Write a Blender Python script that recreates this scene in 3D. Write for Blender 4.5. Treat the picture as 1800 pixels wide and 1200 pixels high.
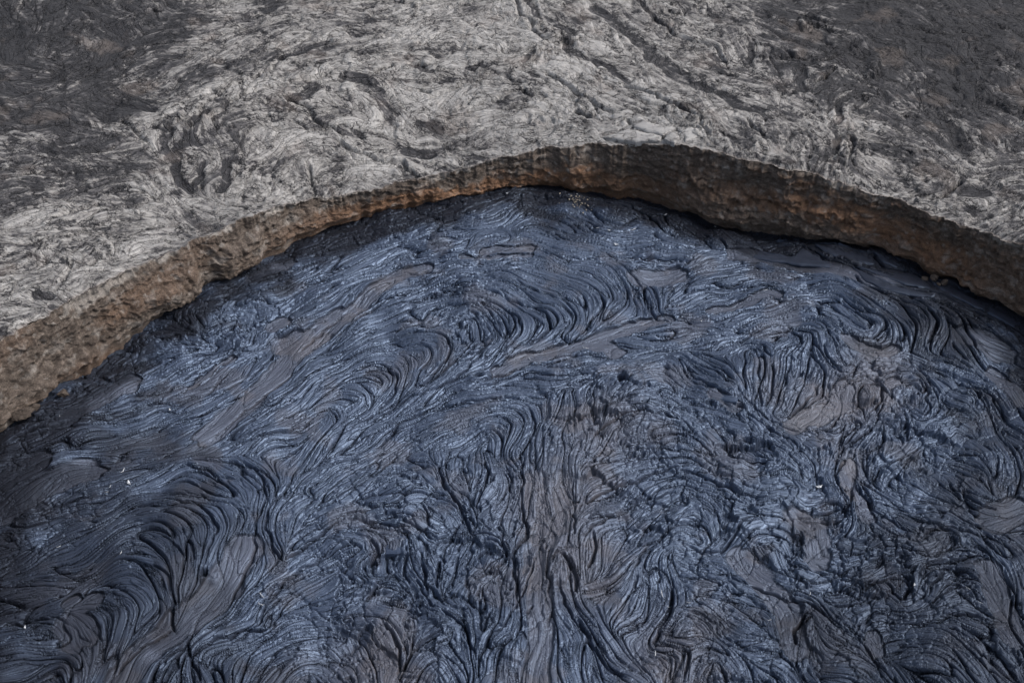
import bpy, bmesh, math, random
import numpy as np

# ------------------------------------------------------------------ camera, sky, sun, exposure
for o in list(bpy.data.objects):
    bpy.data.objects.remove(o)
SC = bpy.context.scene
COL = SC.collection
CAM_H, PITCH, HFOV = 12.0, 41.0, 40.0
cd = bpy.data.cameras.new('camera')
cam = bpy.data.objects.new('camera', cd)
COL.objects.link(cam)
cam.location = (0, 0, CAM_H)
cam.rotation_euler = (math.radians(90 - PITCH), 0, 0)
cd.sensor_fit = 'HORIZONTAL'
cd.angle = math.radians(HFOV)
cd.clip_start, cd.clip_end = 0.1, 2000
cd.dof.use_dof = True
cd.dof.focus_distance = 17.5
cd.dof.aperture_fstop = 1.6
SC.camera = cam

SUN_EL, SUN_AZ = 47.0, 88.0          # azimuth measured from +Y (ahead of the camera) towards +X
world = bpy.data.worlds.new('World')
SC.world = world
world.use_nodes = True
wn = world.node_tree.nodes
wl = world.node_tree.links
bg = wn['Background']
sky = wn.new('ShaderNodeTexSky')
sky.sky_type = 'NISHITA'
sky.sun_disc = False
sky.sun_elevation = math.radians(SUN_EL)
sky.sun_rotation = math.radians(SUN_AZ)
sky.air_density, sky.dust_density, sky.ozone_density = 1.0, 3.5, 1.0
hs = wn.new('ShaderNodeHueSaturation')          # thin overcast: less blue than a clear sky
hs.inputs['Saturation'].default_value = 0.55
wl.new(sky.outputs[0], hs.inputs['Color'])
wl.new(hs.outputs[0], bg.inputs[0])
bg.inputs[1].default_value = 0.085
sd = bpy.data.lights.new('sun', 'SUN')
sd.energy = 1.5
sd.angle = math.radians(30)
sd.color = (1.0, 0.965, 0.93)
sun = bpy.data.objects.new('sun', sd)
COL.objects.link(sun)
sun.location = (5, 10, 30)
sun.rotation_euler = (math.radians(90 - SUN_EL), 0, math.radians(180 - SUN_AZ))
vs = SC.view_settings
vs.view_transform = 'Standard'
vs.look = 'None'
vs.exposure = 1.15
vs.gamma = 1.0
vs.use_curve_mapping = False

# ------------------------------------------------------------------ numeric helpers
rng = np.random.default_rng(7)
F_PX = 900 / math.tan(math.radians(HFOV / 2))
SA, CA = math.sin(math.radians(PITCH)), math.cos(math.radians(PITCH))


def ground(px, py, z=0.0):
    """where a point measured in the photograph stands, on the level z"""
    px = np.asarray(px, float); py = np.asarray(py, float)
    dx = (px - 900) / F_PX; dy = -(py - 600) / F_PX
    t = (z - CAM_H) / (-SA + dy * CA)
    return dx * t, (CA + dy * SA) * t


def smooth(a, b, x):
    t = np.clip((x - a) / (b - a), 0, 1)
    return t * t * (3 - 2 * t)


def dens(P, step):
    """resample a polyline (Catmull-Rom) at an even step"""
    P = np.asarray(P, float)
    if len(P) > 2:
        Q = np.vstack([2 * P[0] - P[1], P, 2 * P[-1] - P[-2]])
        out = []
        for i in range(1, len(Q) - 2):
            t = np.linspace(0, 1, 9)[:-1, None]
            a, b, c, d = Q[i - 1], Q[i], Q[i + 1], Q[i + 2]
            out.append(.5 * (2 * b + (c - a) * t + (2 * a - 5 * b + 4 * c - d) * t ** 2 + (3 * b - a - 3 * c + d) * t ** 3))
        P = np.vstack(out + [P[-1:]])
    s = np.r_[0, np.cumsum(np.hypot(*np.diff(P, axis=0).T))]
    n = max(2, int(s[-1] / step) + 1)
    q = np.linspace(0, s[-1], n)
    return np.c_[np.interp(q, s, P[:, 0]), np.interp(q, s, P[:, 1])]


class Raster:
    """a flat patch of ground: x0..x1, y0..y1 at res cells a metre"""
    def __init__(s, x0, x1, y0, y1, res):
        s.x0, s.y0, s.res = x0, y0, res
        s.w, s.h = int((x1 - x0) * res), int((y1 - y0) * res)

    def noise(s, lam, band=True, aniso=1.0):
        a = rng.standard_normal((s.h, s.w)).astype(np.float32)
        f = np.fft.rfft2(a)
        ky = np.fft.fftfreq(s.h)[:, None] * s.res
        kx = np.fft.rfftfreq(s.w)[None, :] * s.res
        k = np.hypot(kx * aniso, ky)      # aniso > 1 draws the noise out along x
        k0 = 1 / lam
        if band:
            f *= np.exp(-((k - k0) / (.38 * k0)) ** 2)
        else:
            f *= np.exp(-(k / k0) ** 2)
        n = np.fft.irfft2(f, (s.h, s.w))
        return (n / n.std()).astype(np.float32)

    def fbm(s, lam, octs=5, gain=.55, aniso=1.0):
        n = 0; g = 1
        for i in range(octs):
            if lam * s.res < 2.2:
                break
            n = n + g * s.noise(lam, True, aniso); lam *= .5; g *= gain
        return (n / n.std()).astype(np.float32)

    def idx(s, x, y):
        i = np.clip(((x - s.x0) * s.res).astype(np.int32), 0, s.w - 1)
        j = np.clip(((y - s.y0) * s.res).astype(np.int32), 0, s.h - 1)
        return j * s.w + i

    def at(s, f, x, y):
        u = np.clip((x - s.x0) * s.res - .5, 0, s.w - 1.001); v = np.clip((y - s.y0) * s.res - .5, 0, s.h - 1.001)
        i = u.astype(np.int32); j = v.astype(np.int32)
        a = (u - i).astype(np.float32); b = (v - j).astype(np.float32)
        g = f.ravel(); k = j * s.w + i
        return (g[k] * (1 - a) + g[k + 1] * a) * (1 - b) + (g[k + s.w] * (1 - a) + g[k + s.w + 1] * a) * b

    def xy(s):
        x = s.x0 + (np.arange(s.w) + .5) / s.res; y = s.y0 + (np.arange(s.h) + .5) / s.res
        return np.meshgrid(x, y)

    def stroke(s, f, P, w, mode='max', soft=1.0, val=1.0):
        """brush a polyline P of half width w (metres) into the field f"""
        reach = w * (1 + soft) + 1.5 / s.res
        for a, b in zip(P[:-1], P[1:]):
            x0, x1 = sorted((a[0], b[0])); y0, y1 = sorted((a[1], b[1]))
            i0 = int(max(0, (x0 - reach - s.x0) * s.res)); i1 = int(min(s.w, (x1 + reach - s.x0) * s.res + 1))
            j0 = int(max(0, (y0 - reach - s.y0) * s.res)); j1 = int(min(s.h, (y1 + reach - s.y0) * s.res + 1))
            if i1 <= i0 or j1 <= j0:
                continue
            X = s.x0 + (np.arange(i0, i1) + .5)[None] / s.res; Y = s.y0 + (np.arange(j0, j1) + .5)[:, None] / s.res
            d = b - a; L = d @ d + 1e-9
            t = np.clip(((X - a[0]) * d[0] + (Y - a[1]) * d[1]) / L, 0, 1)
            D = np.hypot(X - a[0] - t * d[0], Y - a[1] - t * d[1])
            v = (val * (1 - smooth(w * (1 - .5 * soft), w * (1 + soft), D))).astype(np.float32)
            q = f[j0:j1, i0:i1]
            np.maximum(q, v, out=q)


def taper(R, f, P, w, val, soft=1.0):
    """a crack: opens and closes along its length"""
    n = len(P); u = np.linspace(0, 1, n)
    k = np.minimum(1, 5 * np.minimum(u, 1 - u) + .15) * (.75 + .35 * np.interp(u, np.linspace(0, 1, max(3, n // 6)), rng.standard_normal(max(3, n // 6))))
    for i in range(0, n - 1):
        kk = float(np.clip(k[i], .12, 1.4))
        R.stroke(f, P[i:i + 2], w * (.5 + .5 * kk), soft=soft, val=val * min(1, kk))


def cells(R, size, wx, wy, ax=1.0):
    """broken plates: for each raster cell the plate's random numbers, offset from its middle and distance to its edge"""
    X, Y = R.xy()
    X = (X + wx - R.x0) / size / ax + 2; Y = (Y + wy - R.y0) / size + 2
    nx, ny = int(R.w / R.res / size / ax) + 6, int(R.h / R.res / size) + 6
    J = rng.random((ny, nx, 2)).astype(np.float32)
    i = X.astype(np.int32); j = Y.astype(np.int32)
    d1 = np.full(X.shape, 9, np.float32); d2 = d1.copy(); k1 = np.zeros(X.shape, np.int32); ox = d1 * 0; oy = d1 * 0
    for a in (-1, 0, 1):
        for b in (-1, 0, 1):
            jj = np.clip(j + b, 0, ny - 1); ii = np.clip(i + a, 0, nx - 1)
            q = J[jj, ii]
            ex = (X - ii - q[..., 0]).astype(np.float32); ey = (Y - jj - q[..., 1]).astype(np.float32)
            d = np.hypot(ex, ey); c = d < d1
            d2 = np.where(c, d1, np.minimum(d2, d)); d1 = np.where(c, d, d1)
            k1 = np.where(c, jj * nx + ii, k1); ox = np.where(c, ex, ox); oy = np.where(c, ey, oy)
    T = rng.standard_normal((ny * nx, 4)).astype(np.float32)
    return T[k1], ox * size, oy * size, (d2 - d1) * size


def blur(f, n):
    for ax in (0, 1):
        for _ in range(2):
            c = np.cumsum(np.pad(f, [(n + 1, n) if k == ax else (0, 0) for k in (0, 1)], mode='edge'), axis=ax, dtype=np.float64)
            f = ((c[2 * n + 1:] - c[:-2 * n - 1]) if ax == 0 else (c[:, 2 * n + 1:] - c[:, :-2 * n - 1])) / (2 * n + 1)
    return f.astype(np.float32)


def direction_field(R, strokes, wob):
    """lines of flow interpolated between the strokes (double angle)"""
    G = Raster(R.x0, R.x0 + R.w / R.res, R.y0, R.y0 + R.h / R.res, 9)
    X, Y = G.xy(); X = X.astype(np.float32).ravel(); Y = Y.astype(np.float32).ravel()
    pts = []
    for P in strokes:
        Q = dens(P, .1); T = np.gradient(Q, axis=0); a = 2 * np.arctan2(T[:, 1], T[:, 0])
        pts.append(np.c_[Q, np.cos(a), np.sin(a)])
    A = np.vstack(pts).astype(np.float32)
    c = np.zeros_like(X); s = np.zeros_like(X); W = np.zeros_like(X)
    for k in range(0, len(A), 64):
        B = A[k:k + 64]
        w = 1 / ((X[:, None] - B[:, 0]) ** 2 + (Y[:, None] - B[:, 1]) ** 2 + .006) ** 2
        c += w @ B[:, 2]; s += w @ B[:, 3]; W += w.sum(1)
    c /= W; s /= W
    X, Y = R.xy()
    n = wob * R.noise(.9) + .5 * wob * R.noise(.4)
    c2 = G.at(c, X, Y); s2 = G.at(s, X, Y)
    a = .5 * np.arctan2(s2, c2) + n
    return np.cos(a).astype(np.float32), np.sin(a).astype(np.float32)


def lic(R, vx, vy, x, y, fields, steps, h):
    """average each noise field along the flow through every point"""
    vx = vx.ravel(); vy = vy.ravel(); fl = [f.ravel() for f in fields]
    k0 = R.idx(x, y)
    acc = [f[k0].astype(np.float32) for f in fl]
    for sg in (1, -1):
        px = x.astype(np.float32).copy(); py = y.astype(np.float32).copy()
        k = k0; ox = sg * vx[k]; oy = sg * vy[k]
        for i in range(max(steps)):
            dx = vx[k]; dy = vy[k]
            fl_ = np.where(dx * ox + dy * oy < 0, np.float32(-1), np.float32(1))
            ox = dx * fl_; oy = dy * fl_
            px += ox * np.float32(h); py += oy * np.float32(h)
            k = R.idx(px, py)
            for a, f, n in zip(acc, fl, steps):
                if i < n:
                    a += f[k] * np.float32(.5 + .5 * math.cos(math.pi * (i + 1) / (n + 1)))
    return [a / a.std() for a in acc]


def grid_mesh(name, V, nr, nc, mat, keep=None, attrs=None):
    """one mesh from a lattice of nr x nc points"""
    i = np.arange(nr * nc, dtype=np.int32).reshape(nr, nc)
    q = np.stack([i[:-1, :-1], i[:-1, 1:], i[1:, 1:], i[1:, :-1]], -1).reshape(-1, 4)
    if keep is not None:
        q = q[keep[q].all(1)]
        used = np.zeros(nr * nc, bool); used[q.ravel()] = True
        m = np.cumsum(used) - 1; q = m[q]; V = V[used]
        attrs = {k: v[used] for k, v in attrs.items()} if attrs else None
    me = bpy.data.meshes.new(name)
    me.vertices.add(len(V)); me.vertices.foreach_set('co', V.astype(np.float32).ravel())
    me.loops.add(q.size); me.loops.foreach_set('vertex_index', q.astype(np.int32).ravel())
    me.polygons.add(len(q)); me.polygons.foreach_set('loop_start', np.arange(0, q.size, 4, dtype=np.int32))
    me.update(calc_edges=True)
    me.polygons.foreach_set('use_smooth', np.ones(len(q), bool))
    for k, v in (attrs or {}).items():
        at = me.attributes.new(k, 'FLOAT', 'POINT'); at.data.foreach_set('value', v.astype(np.float32).ravel())
    me.materials.append(mat)
    o = bpy.data.objects.new(name, me); COL.objects.link(o)
    return o


# ------------------------------------------------------------------ materials
def material(name):
    m = bpy.data.materials.new(name); m.use_nodes = True
    return m, m.node_tree.nodes, m.node_tree.links, m.node_tree.nodes['Principled BSDF']


def N(nt, typ, **kw):
    n = nt.new(typ)
    for k, v in kw.items():
        setattr(n, k, v)
    return n


def attr(nt, name):
    return N(nt, 'ShaderNodeAttribute', attribute_name=name).outputs['Fac']


def ramp(nt, ln, src, stops):
    r = nt.new('ShaderNodeValToRGB'); e = r.color_ramp.elements
    for i, (p, c) in enumerate(stops):
        x = e[i] if i < 2 else e.new(p)
        x.position = p; x.color = (*c, 1) if len(c) == 3 else c
    ln.new(src, r.inputs[0])
    return r.outputs[0]


def mix(nt, ln, fac, a, b, mode='MIX'):
    m = N(nt, 'ShaderNodeMix', data_type='RGBA', blend_type=mode)
    for s, v in ((0, fac), (6, a), (7, b)):
        if hasattr(v, 'is_linked'):
            ln.new(v, m.inputs[s])
        else:
            m.inputs[s].default_value = v if s == 0 else (*v, 1)
    return m.outputs[2]


def noise(nt, ln, scale, detail=4, rough=.6, vec=None):
    n = nt.new('ShaderNodeTexNoise'); n.inputs['Scale'].default_value = scale
    n.inputs['Detail'].default_value = detail; n.inputs['Roughness'].default_value = rough
    if vec is None:
        vec = nt.new('ShaderNodeTexCoord').outputs['Object']
    ln.new(vec, n.inputs['Vector'])
    return n.outputs['Fac']


def bump(nt, ln, h, dist, strength=1.0, nrm=None):
    b = nt.new('ShaderNodeBump'); b.inputs['Distance'].default_value = dist; b.inputs['Strength'].default_value = strength
    ln.new(h, b.inputs['Height'])
    if nrm is not None:
        ln.new(nrm, b.inputs['Normal'])
    return b.outputs[0]


def crust_material():
    m, nt, ln, p = material('fresh_lava_crust')
    g = noise(nt, ln, 9, 6, .65)
    base = ramp(nt, ln, g, [(.3, (.022, .030, .050)), (.7, (.054, .069, .106))])
    base = mix(nt, ln, attr(nt, 'brown'), base, (.070, .064, .070))
    base = mix(nt, ln, attr(nt, 'pale'), base, (.13, .118, .115))
    dk = attr(nt, 'dark')
    base = mix(nt, ln, dk, base, (.012, .0125, .017))
    sp = N(nt, 'ShaderNodeMapRange'); ln.new(dk, sp.inputs[0]); sp.inputs[3].default_value = 1.0; sp.inputs[4].default_value = .28; ln.new(sp.outputs[0], p.inputs['Specular IOR Level'])
    fl = ramp(nt, ln, noise(nt, ln, 130, 3, .6), [(.35, (.85, .85, .85)), (.7, (1.12, 1.12, 1.12))])
    base = mix(nt, ln, 1.0, base, fl, 'MULTIPLY')
    ln.new(base, p.inputs['Base Color'])
    r = ramp(nt, ln, noise(nt, ln, 24, 4), [(.3, (.36,) * 3), (.75, (.52,) * 3)])
    r = mix(nt, ln, attr(nt, 'brown'), r, (.60, .60, .60))
    ln.new(r, p.inputs['Roughness'])
    p.inputs['Specular Tint'].default_value = (.54, .71, 1.0, 1)
    b = bump(nt, ln, noise(nt, ln, 190, 3, .6), .004, .12)
    cv = nt.new('ShaderNodeCombineXYZ'); ln.new(attr(nt, 'fa'), cv.inputs[0]); ln.new(attr(nt, 'fb'), cv.inputs[1])
    strand = noise(nt, ln, 2.2, 1, .5, cv.outputs[0])
    b = bump(nt, ln, noise(nt, ln, 60, 3, .6), .010, .10, b)
    b = bump(nt, ln, strand, .016, .4, b)
    # hairline creases between the ropes, finer than the mesh
    rg = attr(nt, 'rg')
    for nm, wid, dep in (('fc', .05, .034), ('fa', .085, .024), ('fb', .15, .010)):
        x = N(nt, 'ShaderNodeMath', operation='ABSOLUTE'); ln.new(attr(nt, nm), x.inputs[0])
        g_ = N(nt, 'ShaderNodeMapRange', interpolation_type='SMOOTHSTEP'); ln.new(x.outputs[0], g_.inputs[0])
        g_.inputs[1].default_value = 0; g_.inputs[2].default_value = wid * 2
        y = N(nt, 'ShaderNodeMath', operation='MULTIPLY'); ln.new(g_.outputs[0], y.inputs[0]); ln.new(rg, y.inputs[1])
        b = bump(nt, ln, y.outputs[0], dep, 1.0, b)
    ln.new(b, p.inputs['Normal'])
    return m


def plateau_material():
    m, nt, ln, p = material('weathered_lava')
    co = nt.new('ShaderNodeTexCoord').outputs['Object']
    # swirling coordinates for the blotches
    w = nt.new('ShaderNodeTexNoise'); w.inputs['Scale'].default_value = 1.6; w.inputs['Detail'].default_value = 3; ln.new(co, w.inputs['Vector'])
    sw = N(nt, 'ShaderNodeVectorMath', operation='MULTIPLY_ADD'); ln.new(w.outputs['Color'], sw.inputs[0]); sw.inputs[1].default_value = (.7, .7, 0); ln.new(co, sw.inputs[2])
    mp = nt.new('ShaderNodeMapping'); mp.inputs['Scale'].default_value = (.8, 1.35, 1); ln.new(sw.outputs[0], mp.inputs[0])
    v = mp.outputs[0]
    def add(a, b, k):
        x = N(nt, 'ShaderNodeMath', operation='MULTIPLY_ADD'); ln.new(b, x.inputs[0]); x.inputs[1].default_value = k; ln.new(a, x.inputs[2]); return x.outputs[0]
    def sub(a, c):
        x = N(nt, 'ShaderNodeMath', operation='SUBTRACT'); ln.new(a, x.inputs[0]); x.inputs[1].default_value = c; return x.outputs[0]
    tone = attr(nt, 'tone')
    cv = nt.new('ShaderNodeCombineXYZ'); ln.new(attr(nt, 'fa'), cv.inputs[0]); ln.new(attr(nt, 'fb'), cv.inputs[1]); ln.new(attr(nt, 'fc'), cv.inputs[2])
    band = noise(nt, ln, 1.7, 3, .6, cv.outputs[0])
    tone = add(tone, sub(band, .5), 1.0)
    tone = add(tone, sub(noise(nt, ln, 6, 9, .78, v), .5), .60)
    tone = add(tone, sub(noise(nt, ln, 34, 6, .75, v), .5), .50)
    def hair(scale, wid, k):          # short wandering cracks: the level lines of a noise, broken up by another
        x = N(nt, 'ShaderNodeMath', operation='ABSOLUTE'); ln.new(sub(noise(nt, ln, scale, 4, .62, v), .5), x.inputs[0])
        l = ramp(nt, ln, x.outputs[0], [(0, (1, 1, 1)), (wid, (0, 0, 0))])
        g_ = ramp(nt, ln, noise(nt, ln, scale * .8, 3, .6), [(.44, (0, 0, 0)), (.56, (1, 1, 1))])
        y = N(nt, 'ShaderNodeMath', operation='MULTIPLY'); ln.new(l, y.inputs[0]); ln.new(g_, y.inputs[1]); return y.outputs[0]
    h1, h2 = hair(2.6, .022, 1), hair(7.0, .035, 1)
    tone = add(add(tone, h1, -.45), h2, -.38)
    fl = ramp(nt, ln, add(attr(nt, 'ash'), sub(noise(nt, ln, 30, 5, .75, v), .5), .45), [(.30, (0, 0, 0)), (.56, (1, 1, 1))])
    tone = add(tone, fl, -.48)
    c = ramp(nt, ln, tone, [(0.12, (.034, .034, .038)), (.36, (.088, .085, .089)), (.50, (.19, .182, .178)), (.66, (.25, .242, .236)), (1, (.35, .34, .332))])
    g = noise(nt, ln, 150, 4, .7)
    c = mix(nt, ln, 1.0, c, ramp(nt, ln, g, [(.3, (.70, .70, .70)), (.7, (1.18, 1.18, 1.18))]), 'MULTIPLY')
    c = mix(nt, ln, attr(nt, 'warm'), c, (.20, .165, .145))
    ln.new(c, p.inputs['Base Color'])
    p.inputs['Roughness'].default_value = .88
    p.inputs['Specular IOR Level'].default_value = .25
    b = bump(nt, ln, noise(nt, ln, 130, 5, .7), .012, .6)
    b = bump(nt, ln, noise(nt, ln, 22, 6, .7, v), .03, .3, b)
    b = bump(nt, ln, band, .03, .25, b)
    # thin creases along the old flow lines
    for nm, wid, dep in (('fa', .14, .050), ('fb', .16, .034), ('fc', .075, .016)):
        x = N(nt, 'ShaderNodeMath', operation='ABSOLUTE'); ln.new(attr(nt, nm), x.inputs[0])
        g_ = N(nt, 'ShaderNodeMapRange', interpolation_type='SMOOTHSTEP'); ln.new(x.outputs[0], g_.inputs[0]); g_.inputs[2].default_value = wid
        b = bump(nt, ln, g_.outputs[0], dep, .9, b)
    b = bump(nt, ln, h1, -.03, .8, b)
    b = bump(nt, ln, h2, -.02, .8, b)
    ln.new(b, p.inputs['Normal'])
    return m


def wall_material():
    m, nt, ln, p = material('crater_wall_rock')
    co = nt.new('ShaderNodeTexCoord'); mp = nt.new('ShaderNodeMapping')
    mp.inputs['Scale'].default_value = (1, 1, 2.6); ln.new(co.outputs['Object'], mp.inputs[0])
    v = mp.outputs[0]
    c = ramp(nt, ln, noise(nt, ln, 7, 7, .72, v), [(.28, (.045, .036, .031)), (.5, (.112, .090, .076)), (.75, (.25, .208, .18))])
    rust = ramp(nt, ln, noise(nt, ln, 5, 7, .70, v), [(.3, (.085, .055, .040)), (.52, (.19, .108, .066)), (.8, (.32, .185, .108))])
    c = mix(nt, ln, attr(nt, 'rust'), c, rust)
    c = mix(nt, ln, attr(nt, 'pale'), c, (.42, .395, .37))
    c = mix(nt, ln, 1.0, c, ramp(nt, ln, noise(nt, ln, 48, 6, .8, v), [(.34, (.40, .40, .40)), (.66, (1.55, 1.55, 1.55))]), 'MULTIPLY')
    ln.new(c, p.inputs['Base Color'])
    p.inputs['Roughness'].default_value = .9
    p.inputs['Specular IOR Level'].default_value = .2
    b = bump(nt, ln, noise(nt, ln, 75, 6, .8, v), .022, .95)
    b = bump(nt, ln, noise(nt, ln, 20, 5, .7, v), .05, .7, b)
    ln.new(b, p.inputs['Normal'])
    return m


CRUST, PLATEAU, WALL = crust_material(), plateau_material(), wall_material()

# ------------------------------------------------------------------ the outline of the pit
LOW = [(0, 770), (60, 715), (160, 640), (250, 575), (330, 525), (400, 487), (460, 455), (500, 428), (550, 405), (620, 382), (700, 365), (770, 353), (830, 345), (880, 334), (930, 327), (1000, 330), (1060, 336), (1150, 345), (1190, 362), (1250, 380), (1330, 397), (1400, 410), (1480, 422), (1550, 440), (1600, 458), (1650, 480), (1720, 520), (1800, 560)]
UPP = [(0, 600), (70, 560), (130, 527), (200, 490), (270, 460), (330, 430), (390, 402), (450, 375), (520, 358), (600, 345), (650, 335), (700, 320), (770, 308), (830, 295), (890, 277), (960, 262), (1030, 256), (1100, 255), (1200, 255), (1250, 266), (1300, 280), (1350, 290), (1400, 300), (1450, 315), (1500, 330), (1550, 346), (1600, 360), (1650, 380), (1700, 400), (1800, 435)]
CX, CY, R0 = 0.88, 9.9, 7.2
lx, ly = ground(*np.array(LOW, float).T)
th = np.arctan2(ly - CY, lx - CX); rr = np.hypot(lx - CX, ly - CY)
o_ = np.argsort(th)
TH = np.linspace(-math.pi, math.pi, 4001)


def closed(t, v, far, soft=.5):
    """values known for the angles t, drifting to far round the near side of the pit"""
    w = np.interp(TH, t, v)
    k = 1 - smooth(0, soft, np.maximum(t[0] - TH, TH - t[-1]))
    w = w * k + far * (1 - k)
    n = 12; ker = np.hanning(2 * n + 1); ker /= ker.sum()
    return np.convolve(np.r_[w[-n - 1:-1], w, w[1:n + 1]], ker, 'valid')


RLOW = closed(th[o_], rr[o_], R0)
tt, hh, ru = [], [], []
for (px, py) in UPP:
    want = .20 if px < 450 else .12
    zs = np.linspace(.35, 1.5, 300)
    X, Y = ground(px, py, zs)
    t_ = np.arctan2(Y - CY, X - CX); r_ = np.hypot(X - CX, Y - CY)
    k = np.argmin(np.abs(r_ - np.interp(t_, TH, RLOW) - want))
    tt.append(t_[k]); hh.append(zs[k]); ru.append(r_[k])
tt = np.array(tt); o_ = np.argsort(tt)
print('rim heights', np.round(hh, 2), 'angles', np.round(np.degrees(tt), 0))
HUP = closed(tt[o_], np.array(hh)[o_], .85)
RUP = closed(tt[o_], np.array(ru)[o_], R0 + .15)
HMEAN = .85
rimline = rng.standard_normal(4001)


def wig(lam_deg, amp):
    f = np.fft.rfft(rng.standard_normal(4000)); k = np.arange(len(f)) / 360.
    f *= np.exp(-((k - 1 / lam_deg) / (.5 / lam_deg)) ** 2); n = np.fft.irfft(f, 4000)
    return np.r_[n, n[:1]] * amp / n.std()


RUP = RUP + wig(6, .020) + wig(2.2, .008) + wig(1.4, .008) + wig(.9, .005) + wig(.4, .005)
RLOW = RLOW + wig(5, .02) + wig(1.8, .008)


def polar(x, y):
    return np.arctan2(y - CY, x - CX), np.hypot(x - CX, y - CY)


def plateau_z(x, y):
    t, r = polar(x, y)
    k = smooth(0, 3.0, r - np.interp(t, TH, RUP))
    return np.interp(t, TH, HUP) * (1 - k) + HMEAN * k


def on_plateau(px, py):
    z = HMEAN
    for _ in range(4):
        x, y = ground(px, py, z); z = plateau_z(x, y)
    return np.c_[x, y]


# ------------------------------------------------------------------ flow lines, folds and cracks of the lake crust, as measured
def tiles(data, conv):
    """(kind, half width, points) with the points in enlarged tiles of the photograph"""
    out = []
    for (ox, oy, sc), lines in data:
        for ln_ in lines.strip().splitlines():
            f = ln_.split()
            kind = f[0][0]; w = float(f[0][1:] or 0) / sc
            P = np.array([[float(v) for v in q.split(',')] for q in f[1:]])
            out.append((kind, w, conv(ox + P[:, 0] / sc, oy + P[:, 1] / sc)))
    return out


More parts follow.
